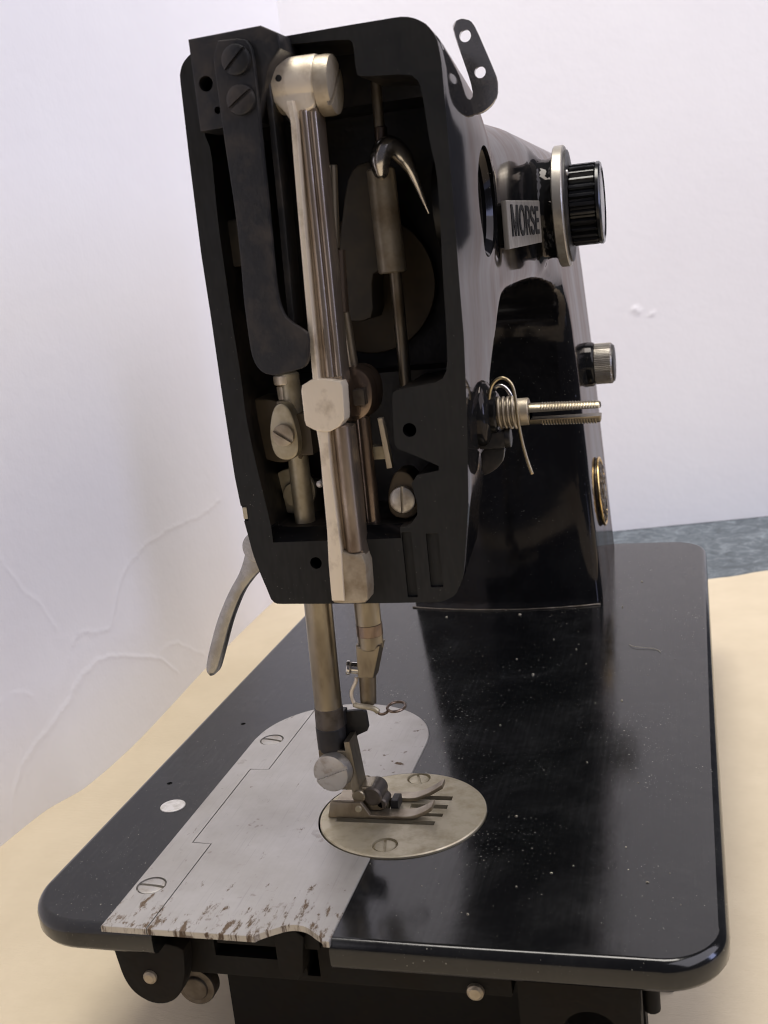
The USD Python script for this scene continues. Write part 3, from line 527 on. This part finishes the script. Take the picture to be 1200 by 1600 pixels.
part(nf, 'upper_flank', U(ext_xz(np.vstack([fb_l, fb_r[::-1]]), 31.9, 39.0, 1.0), rod((5.0, 32.0, 191.5), (4.2, 32.0, 130.5), 1.05, 1.15), rod((7.2, 32.3, 191), (6.3, 32.3, 130.5), 0.85, 0.9)), 'nickel_flank', 30, label='dark fluted flank of the frame')
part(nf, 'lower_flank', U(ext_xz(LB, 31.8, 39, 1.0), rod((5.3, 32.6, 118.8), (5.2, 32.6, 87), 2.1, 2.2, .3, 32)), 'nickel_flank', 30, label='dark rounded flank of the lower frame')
shoe = ext_xz(chaikin([(-1.4, 86.5), (1.5, 88), (4.6, 87.0), (8.4, 86.4), (8.0, 75), (6.7, 73.9), (-1, 74.0), (-1.9, 75.2)], 1, .2), 30.2, 38, 0.7)
part(nf, 'frame_shoe', shoe, 'shoe_metal', 28, label='tarnished square shoe at the foot of the frame')
part(nf, 'pivot_screw', screw((8.4, 37, 196.7), (1, 0, -0.02), 6.7, 3.6, 0.75, 1.3, 1.1, 0.5, 48), 'shoe_metal', label='big slotted pivot screw at the head of the frame')
part(nf, 'oil_hole', cyl((0.4, 30.95, 198.8), (0, -1, 0), 0.75, -0.5, 0.14, 0), 'blued_steel')
part(SM, 'back_rod', rod((6.2, 46, 180), (4.6, 46, 160.5), 1.2, 1.2), 'bar_steel')
part(SM, 'back_rod', rod((6.4, 43, 160), (5.6, 43, 145), 1.6, 1.6), 'nickel_dark')
part(SM, 'back_rod', rod((5.2, 46, 145), (6.0, 46, 131), 1.3, 1.3), 'bar_steel')
part(SM, 'link_clamp', ext_xz(chaikin([(4.5, 131.3), (7.9, 131.8), (10.7, 130), (12, 126.7), (11.4, 121.1), (8.3, 118.1), (3.7, 117.6), (2.9, 120.9)], 2), 41, 52, 1.8), 'nickel_dark', label='dark rounded clamp beside the frame')
part(SM, 'square_stud', boxm((7.4, 38.0, 122.4), (10.2, 41.5, 126.4), 0.3), 'dull_steel')
part(SM, 'guide_rod', rod((7.6, 43.5, 119), (7.4, 43.5, 74), 1.9, 1.9), 'nickel_dark')
part(SM, 'cross_link', boxm((7.0, 45, 107.4), (12.0, 48, 110.9), 0.3), 'needle_plate_steel')
part(SM, 'link_blade', ext_xz([(11.1, 118.0), (12.4, 118.0), (13.7, 105.2), (12.2, 105.0)], 44.5, 46.5, 0.2), 'nickel_worn')
cl = part(SM, 'feed_clamp', ext_xz(chaikin([(14.2, 103.9), (15.8, 105), (18.7, 104.3), (20.9, 99.8), (20.6, 94.1), (16.8, 91.9), (12.4, 93.4), (12.1, 98.5)], 2), 42, 50, 0.7), 'brown_iron', label='brown clamp with a large slotted screw')
part(cl, 'clamp_screw', screw((16.5, 42.3, 97.6), (0, -1, 0), 3.4, 2.2, 1.5, 0.7, 0.9, 0.6), 'screw_steel')
part(SM, 'white_pin', lathe([(0.9, 0), (0.9, 3), (0.5, 3.4), (0, 3.5)], (-5.7, 46, 102.2), (0, -1, 0), 16), 'button_white')

# ---- presser bar and its bracket
pb = part(SM, 'presser_bar', U(rod((-15.2, 59, 100), (-16.9, 59, 20), 3.95, 3.95, 0.3, 40)), 'presser_steel', 30, label='tall round steel presser bar')
part(pb, 'bar_collar', rod((-16.55, 59, 33.8), (-16.75, 59, 27.4), 4.1, 4.2, 0.3, 40), 'dull_steel', label='brown tarnished band on the bar')
part(pb, 'bar_collar', rod((-16.75, 59, 27.8), (-16.9, 59, 20.3), 4.3, 4.2, 0.4, 40), 'blued_steel', label='dark grimy foot of the bar')
part(pb, 'upper_rod', rod((-11.5, 46, 131), (-11.9, 46, 88.5), 2.7, 2.7, 0.3, 32), 'needle_plate_steel', label='bright round rod inside the head')
part(pb, 'lock_nut', U(cyl((-12.7, 46, 122), (0, 0, 1), 3.2, 0, 2.2, .4), cyl((-12.6, 46, 124.4), (0, 0, 1), 2.4, 0, 3.4, .3), cyl((-12.6, 46, 128.2), (0, 0, 1), 3.0, 0, 2.4, .4)), 'nickel_worn')
br = part(SM, 'presser_bracket', U(ext_xz(chaikin([(-22.5, 125.3), (-16.4, 125), (-9.6, 121.6), (-8.9, 109), (-16, 108.1), (-22.5, 110.2)], 1, .15), 43.5, 54, 0.5), boxm((-9.3, 42, 110), (-6.0, 52, 121), 0.5)), 'brown_iron', label='tarnished bracket clamped to the presser bar')
part(br, 'bracket_boss', ext_xz(chaikin([(-13.9, 124.2), (-10.6, 124.2), (-9.0, 120), (-8.4, 113.9), (-9.5, 110), (-13.5, 109.4), (-16, 111.6), (-16.2, 118)], 2), 39.2, 44, 0.6), 'needle_plate_steel')
part(br, 'bracket_screw', screw((-12.1, 39.3, 116.2), (0, -1, 0), 2.85, 1.6, -0.6, 0.95, 0.9, 0.4), 'shoe_metal')
part(SM, 'cam_washer', U(cyl((-15.8, 51, 99.4), (0.1, -1, 0), 6.2, 0, 2.0, .4, 48), cyl((-14.6, 49.2, 98.6), (0.1, -1, 0), 3.4, 0, 1.4, .3)), 'needle_plate_steel', label='pale round washer low in the cavity')

# ---- take-up and the works behind
part(SM, 'crank_disc', cyl((4.2, 77, 150), (0, -1, 0), 18.5, 0, 3, 0.6, 72), 'brown_iron', label='brown crank disc deep in the head')
part(SM, 'crank_casting', ext_xz(chaikin([(5.4, 176), (8, 180), (12.9, 181), (14.7, 173), (12.7, 154.1), (9.8, 152.8), (9.2, 142.3), (5.2, 141.2), (0.9, 142.1), (1.1, 158.5)], 1, .2), 58, 70, 1.0), 'dark_iron', label='dark iron crank casting')
tk = part(SM, 'take_up_slide', U(rod((15.2, 57, 178.5), (15.6, 57, 153.0), 3.55, 3.55, 0.4, 40)), 'shoe_metal', label='vertical sleeve on the take-up guide rod')
part(tk, 'guide_rod', rod((15.9, 58, 199), (15.6, 58, 176), 1.35, 1.35), 'bar_steel'); part(tk, 'guide_rod', rod((16.1, 58, 154), (15.9, 58, 124), 1.6, 1.6), 'bar_steel')
part(tk, 'rod_collar', rod((15.95, 58, 188.4), (15.9, 58, 185.0), 1.6, 1.6), 'nickel_dark')
pts = smooth_path([(16.6, 52.6, 175.6), (16.5, 51.8, 178.5), (17.0, 51.8, 181.2), (18.6, 53, 183.0), (20.8, 55, 181.6), (22.6, 57, 178.0), (24.2, 58.5, 172.5), (25.9, 59.5, 166.5)], 6)
rr = np.interp(np.linspace(0, 1, len(pts)), [0, 0.03, 0.14, 0.3, 0.45, 0.6, 0.8, 1], [0.5, 1.7, 2.5, 2.7, 2.3, 1.5, 0.9, 0.35])
part(SM, 'take_up_lever', tube(pts, rr, 20), 'polished_steel', True, label='polished hooked take-up lever')

# ---- needle bar
nb = part(SM, 'needle_bar', U(rod((-1.7, 59, 76), (-1.75, 59, 51.5), 3.6, 3.6, .3, 40), ext_xz([(-5.5, 53), (1.8, 53), (-1.2, 43.2), (-6.0, 43.2)], 56, 62, 0.8), rod((-3.7, 59, 45), (-4.5, 59, 34.6), 2.5, 2.3, .3, 32)), 'presser_steel', 30, label='steel needle bar tapering to an empty needle clamp')
part(nb, 'bar_ring', rod((-1.7, 59, 58.8), (-1.75, 59, 55.2), 3.72, 3.72, .2, 40), 'nickel_dark')
part(nb, 'clamp_screw', U(rod((-5.4, 58, 45.6), (-8.0, 57.3, 46.0), 1.7, 1.7, .3), rod((-8.0, 57.3, 46.0), (-9.2, 57.0, 46.2), 2.1, 2.1, .3)), 'polished_steel')
w = smooth_path([(-6.6, 57.4, 43.2), (-7.6, 57, 40.6), (-8.5, 57, 38.6), (-8.3, 56.8, 36.6), (-7.8, 56.6, 35.4)], 6)
part(nb, 'guide_wire', tube(w, 0.55, 10), 'nickel_worn', True)
part(nb, 'guide_strip', U(tube(smooth_path([(-7.9, 56.6, 35.3), (-5, 55.8, 35.0), (-2.4, 55.6, 34.6), (-0.9, 55.8, 33.4)], 6), 0.8, 10)), 'needle_plate_steel', True)
lp_ = [(-0.9, 55.8, 33.4), (0.1, 56.0, 32.6), (1.6, 57, 33.2)] + [(3.6 + 2.5 * math.cos(t), 59 + 3.4 * math.sin(t), 33.6) for t in np.linspace(-2.4, 3.6, 16)]
part(nb, 'thread_eye', tube(smooth_path(lp_, 4), 0.42, 8), 'nickel_dark', True, label='small wire thread eye')
part(SM, 'thread_cutter', U(ext_xz(chaikin([(-12.9, 30.6), (-6.6, 31.3), (-6.3, 24.8), (-10.4, 22.9), (-13.2, 19), (-14.6, 20), (-14.6, 30)], 1, .15), 62, 63.6, 0.3), boxm((-15, 59, 27), (-12.6, 63.5, 31.5), .3)), 'blued_steel', label='dark cutter blade behind the presser bar')

# ---- presser foot
ft = part(SM, 'presser_foot', U(boxm((-20.0, 55.5, 9.0), (-10.2, 62.5, 21.5), 0.5), ext_xz([(-12.0, 24.2), (-10.3, 24.4), (-9.8, 20), (-8.6, 6.2), (-11.2, 6.8)], 55.2, 62.4, 0.3), rod((-9.4, 54.8, 7.4), (-9.2, 64.6, 7.4), 2.0, 2.0, 0.3), ext_xz(chaikin([(-12, 9), (-6, 10.4), (-3.4, 8.6), (-2.2, 4), (-3, 2.2), (-11, 2.6)], 2), 56.2, 63, 0.6)), 'presser_steel', 30, label='forked metal presser foot')
sole = []
for (y0, y1, lift) in ((53.9, 58.4, 0.0), (64.6, 68.6, 0.0)):
    xs_ = np.linspace(-6 if y0 < 60 else -5, 12.2 if y0 < 60 else 13.2, 15); up_ = 3.8 * np.clip((xs_ - 4) / 9, 0, 1) ** 1.8
    if y0 > 60: up_ = 4.4 * np.clip((xs_ - 3) / 10, 0, 1) ** 1.6
    sole.append(ext_xz(np.vstack([np.c_[xs_, 1.0 + up_], np.c_[xs_, 2.2 + up_ * 1.05][::-1]]), y0, y1 - 0.0, 0.25))
sole.append(boxm((-18.8, 53.9, 1.0), (-4.0, 68.4, 2.3), 0.3)); sole.append(ext_xz([(-19, 1.1), (-7.5, 1.1), (-6.2, 2.3), (-8.6, 6.2), (-17.8, 6.0)], 53.7, 55.4, 0.3))
part(ft, 'sole', U(*sole), 'bar_steel', 30, label='sole with two upturned toes')
part(ft, 'foot_screw', screw((-15.6, 55.6, 15.6), (-0.12, -1, 0.05), 5.5, 3.6, 0.40, 0.9, 1.0, 0.4, 48), 'screw_steel', label='large slotted foot screw')
part(ft, 'hinge_pin', cyl((-9.3, 55.2, 4.4), (0, -1, 0), 0.95, 0, 2.2, .2), 'needle_plate_steel')
part(ft, 'hinge_spring', U(rod((-5.6, 55.6, 7.0), (-5.6, 63.4, 7.0), 2.9, 2.9, .5), rod((-3.2, 56.2, 4.6), (-3.2, 62, 4.6), 1.6, 1.6, .4)), 'dull_steel')
part(ft, 'foot_latch', boxm((-1.2, 58.8, 1.2), (1.0, 63.5, 4.4), .3), 'blued_steel')

# ---- presser lifter at the back of the head
LEV = chaikin([(-29, 84), (-34.4, 83.6), (-37.9, 74.8), (-42.8, 68.2), (-47.7, 59.6), (-51.8, 49.7), (-53.4, 44.7), (-52.2, 42.5), (-49.9, 43.6), (-47.3, 49.7), (-43.3, 59.5), (-38.5, 68.2), (-33.8, 73.2), (-28, 77.5)], 2, .2)
part(SM, 'lifter_lever', U(ext_xz(LEV, 58.5, 63, 0.8), cyl((-31, 62.5, 82), (0, -1, 0), 4.5, 0, 6, .5)), 'lever_chrome', 30, label='curved steel presser lifter lever')
part(SM, 'paint_chip', boxm((-24.7, 35.8, 95.5), (-23.6, 37, 98.6), .2), 'needle_plate_steel', label='bare metal chip on the left rim')

# ---- thread guide on the shoulder
GD = chaikin([(33.8, 210.6), (34.7, 211.8), (36.3, 212.2), (38.5, 211.4), (39.6, 209.6), (42.8, 200.7), (44.1, 196.8), (43.8, 193), (42.3, 191), (40.1, 189.6), (37.8, 189.2), (34.0, 190.0), (33.6, 192.4), (36.6, 192.8), (37.7, 193.9), (37.2, 197.7), (34.4, 207.6)], 1, .2)
gd = man(ext_xz(GD, 69.2, 70.6, 0.3)) - man(cyl((36.9, 60, 208), (0, 1, 0), 1.45, 0, 20, 0)) - man(cyl((39.9, 60, 199.1), (0, 1, 0), 1.4, 0, 20, 0))
gd = gd + man(boxm((33.4, 69.4, 189.4), (37.4, 75, 190.8), .3))
part(SM, 'thread_guide', gd, 'polished_steel', 30, label='bent metal thread guide with two holes')

# ---- tension post
tp = part(SM, 'tension_post', cyl((33, 60, 115.0), (1, 0, 0), 3.5, 0, 14.2, .4), 'shoe_metal', 30, label='split threaded tension post without its discs')
stud = man(cyl((46, 60, 114.4), (1, 0, -0.03), 2.75, 0, 19.2, .6))
part(tp, 'prong', (stud - man(boxm((47.5, 50, 100), (70, 70, 115.05)))).trim_by_plane((1, 0, 0), 47.0), 'presser_steel', 30)
part(tp, 'prong', (stud - man(boxm((47.5, 50, 113.1), (70, 70, 130)))).trim_by_plane((1, 0, 0), 47.0), 'presser_steel', 30)
for s in (1, -1):
    th = []
    for k in range(20):
        x = 50.5 + k * 0.7; a0 = np.linspace(math.radians(28), math.radians(152), 12) * s
        th.append(tube(np.c_[np.full(12, x), 60 + 2.72 * np.cos(a0), 114.2 + 2.72 * np.sin(a0) - 0.03 * (x - 50)], 0.26, 6))
    part(tp, 'thread', trimesh.util.concatenate(th), 'presser_steel', True)
part(tp, 'post_boss', lathe([(8.6, 0), (8.6, 2.2), (8.0, 3.2), (6.6, 4.0), (5.6, 4.2), (5.6, 5.4), (5.0, 5.8)], (33.4, 60, 115.2), (1, 0, 0), 48), 'black_enamel', label='black round boss of the tension post')
hel = [(38.0 + 6.0 * t / (2 * np.pi * 5), 60 + 3.95 * math.cos(t), 115 + 3.95 * math.sin(t)) for t in np.linspace(0, 2 * np.pi * 5, 90)]
part(tp, 'spring_coil', tube(hel, 0.42, 6), 'shoe_metal', True)
ck = smooth_path([(37.6, 57.0, 114.0), (37.5, 56.6, 117), (37.9, 56.4, 120.4), (39.4, 56.2, 123.6), (41.4, 56.2, 124.5), (43.4, 56.2, 123.2), (44.3, 56.2, 120), (44.6, 56, 115.5), (45.0, 56, 110.4), (45.9, 56, 104.8), (47.3, 56, 99.4)], 6)
part(tp, 'check_spring', tube(ck, 0.42, 10), 'brass_spring', True, label='thin brassy check spring wire')
part(tp, 'loop_stop', U(tube(smooth_path([(38.6, 60, 121.4), (40.6, 60, 122.0), (42.4, 60, 120.2), (42.9, 60, 116.5)], 6), 0.5, 8)), 'polished_steel', True)
part(tp, 'spring_stop', U(boxm((34, 57, 106.2), (40.6, 62, 110.6), .5), cyl((40.4, 59.5, 108.6), (1, 0, 0), 2.6, 0, 1.6, .3)), 'blued_steel')
part(tp, 'stop_plate', ext_xz(chaikin([(34, 106.5), (40.4, 106.5), (39.8, 103), (38.4, 101.3), (36.6, 100), (34, 99)], 1, .2), 58, 60, .3), 'blued_steel')

# ---- name badge on the front of the arm
bx0 = 38.6
bd = axes(loft([(94.5, 155.4), (169.5, 155.8), (169.5, 169.6), (94.5, 168.6)], bev(0, 1.6, 0.3)), lambda v: np.c_[bx0 + v[:, 2], v[:, 0], v[:, 1]])
nbp = part(SM, 'name_badge', bd, 'badge_silver', 25, label='long silvery name badge on the arm')
part(nbp, 'badge_base', boxm((35.5, 98, 157), (bx0 + 0.2, 166, 167.4), 0), 'letter_black')
tm = meshkit.text_mesh('MORSE', 8.4, 0.35, bold=True); b0, b1 = tm.bounds
tv = tm.vertices.copy(); tv[:, 0] = (tv[:, 0] - b0[0]) / (b1[0] - b0[0]) * 62 + 101; tv[:, 1] = tv[:, 1] - b0[1] + 158.6
tm = trimesh.Trimesh(np.c_[tv[:, 2] + bx0 + 1.5, tv[:, 0], tv[:, 1]], tm.faces, process=False)
part(nbp, 'lettering', tm, 'letter_black', False, label='raised dark block letters')

# ---- stitch width dial
c0 = np.array([0, 195.0, 167.2])
dp = part(SM, 'stitch_width_dial', lathe([(20.6, 43.6), (21.1, 44.0), (21.1, 46.9), (20.7, 47.3), (17.5, 47.9), (15, 48.2)], c0, (1, 0, 0), 96), 'badge_silver', 28, label='round silvery dial plate carrying a ridged black knob')
part(dp, 'dial_face', lathe([(19.6, 47.4), (19.4, 48.15), (14.2, 48.6)], c0, (1, 0, 0), 96), 'blued_steel', 28)
ang = np.linspace(0, 2 * np.pi, 360, endpoint=False); rk = 13.45 + 0.72 * np.clip(1.8 * np.cos(ang * 28), -1, 1)
kn = axes(loft(np.c_[rk * np.cos(ang), rk * np.sin(ang)], [(48.4, 0.6), (49.0, 0), (57.4, 0), (58.0, 0.5)]), lambda v: np.c_[v[:, 2], c0[1] + v[:, 0], c0[2] + v[:, 1]])
kp = part(dp, 'knob', kn, 'knob_plastic', 25, label='ridged black plastic knob')
part(dp, 'knob_cap', lathe([(13.6, 57.6), (14.3, 58.0), (14.3, 59.0), (13.8, 59.5), (12.6, 59.7), (12.0, 59.3), (6, 59.6), (0, 59.7)], c0, (1, 0, 0), 96), 'knob_plastic', 28)
part(dp, 'index_mark', lathe([(1.1, 0), (1.0, 0.6), (0, 0.9)], (48.3, 184.0, 178.2), (1, 0, 0), 16), 'button_white')

# ---- stitch length knob and emblem on the column
ang = np.linspace(0, 2 * np.pi, 288, endpoint=False); rk = 9.2 + 0.14 * np.sign(np.sin(ang * 72))
k2 = axes(loft(np.c_[rk * np.cos(ang), rk * np.sin(ang)], [(44.6, 0.5), (45.1, 0), (52.2, 0), (52.9, 0.6)]), lambda v: np.c_[v[:, 2], 300 + v[:, 0], 97.8 + v[:, 1]])
lk = part(SM, 'stitch_length_knob', k2, 'badge_silver', 20, label='small knurled metal knob on the column')
part(lk, 'knob_neck', lathe([(10.2, 40.5), (10.2, 43.6), (9.7, 44.6), (8.0, 44.9)], (0, 300, 97.8), (1, 0, 0), 48), 'black_enamel')
part(lk, 'knob_cap', lathe([(8.4, 52.8), (8.2, 53.6), (6.8, 53.9), (0, 54.0)], (0, 300, 97.8), (1, 0, 0), 48), 'blued_steel')
en = np.array([1, 0, 0.055]); en /= np.linalg.norm(en); ec = np.array([44.35, 291, 39.5])
em = part(SM, 'emblem', lathe([(15.6, -1.0), (15.6, 0.4), (15.2, 0.8), (14.6, 1.1), (10, 1.7), (0, 2.2)], ec, en, 72), 'emblem_bronze', 28, label='round bronze medallion low on the column')
ta = np.linspace(0, 2 * np.pi, 97); A_, B_, _ = frame(en)
ring = tube(np.array([ec + en * 0.9 + 15.6 * (math.cos(t) * A_ + math.sin(t) * B_) for t in ta]), 0.62, 10)
part(em, 'gold_rim', ring, 'gold_ring', True, label='bright gold rim of the medallion')
orn = []
for k in range(46):
    r, t = 13.2 * math.sqrt(rng.random()), rng.random() * 2 * np.pi
    s = trimesh.creation.icosphere(1, rng.uniform(0.7, 1.9)); q = s.vertices * rng.uniform(0.6, 1.4, 3)
    s.vertices = ec + en * (2.1 - 0.9 * (r / 13.2) ** 2) + q[:, :1] * A_ + q[:, 1:2] * B_ + 0.4 * q[:, 2:] * en + r * (math.cos(t) * A_ + math.sin(t) * B_); orn.append(s)
for k in range(24):
    t = k * np.pi / 12; s = trimesh.creation.icosphere(1, 0.8); s.vertices = ec + en * 1.2 + s.vertices * [0.7, 1, 1] + 13.4 * (math.cos(t) * A_ + math.sin(t) * B_); orn.append(s)
part(em, 'relief', trimesh.util.concatenate(orn), 'emblem_bronze', True, label='worn raised ornament')
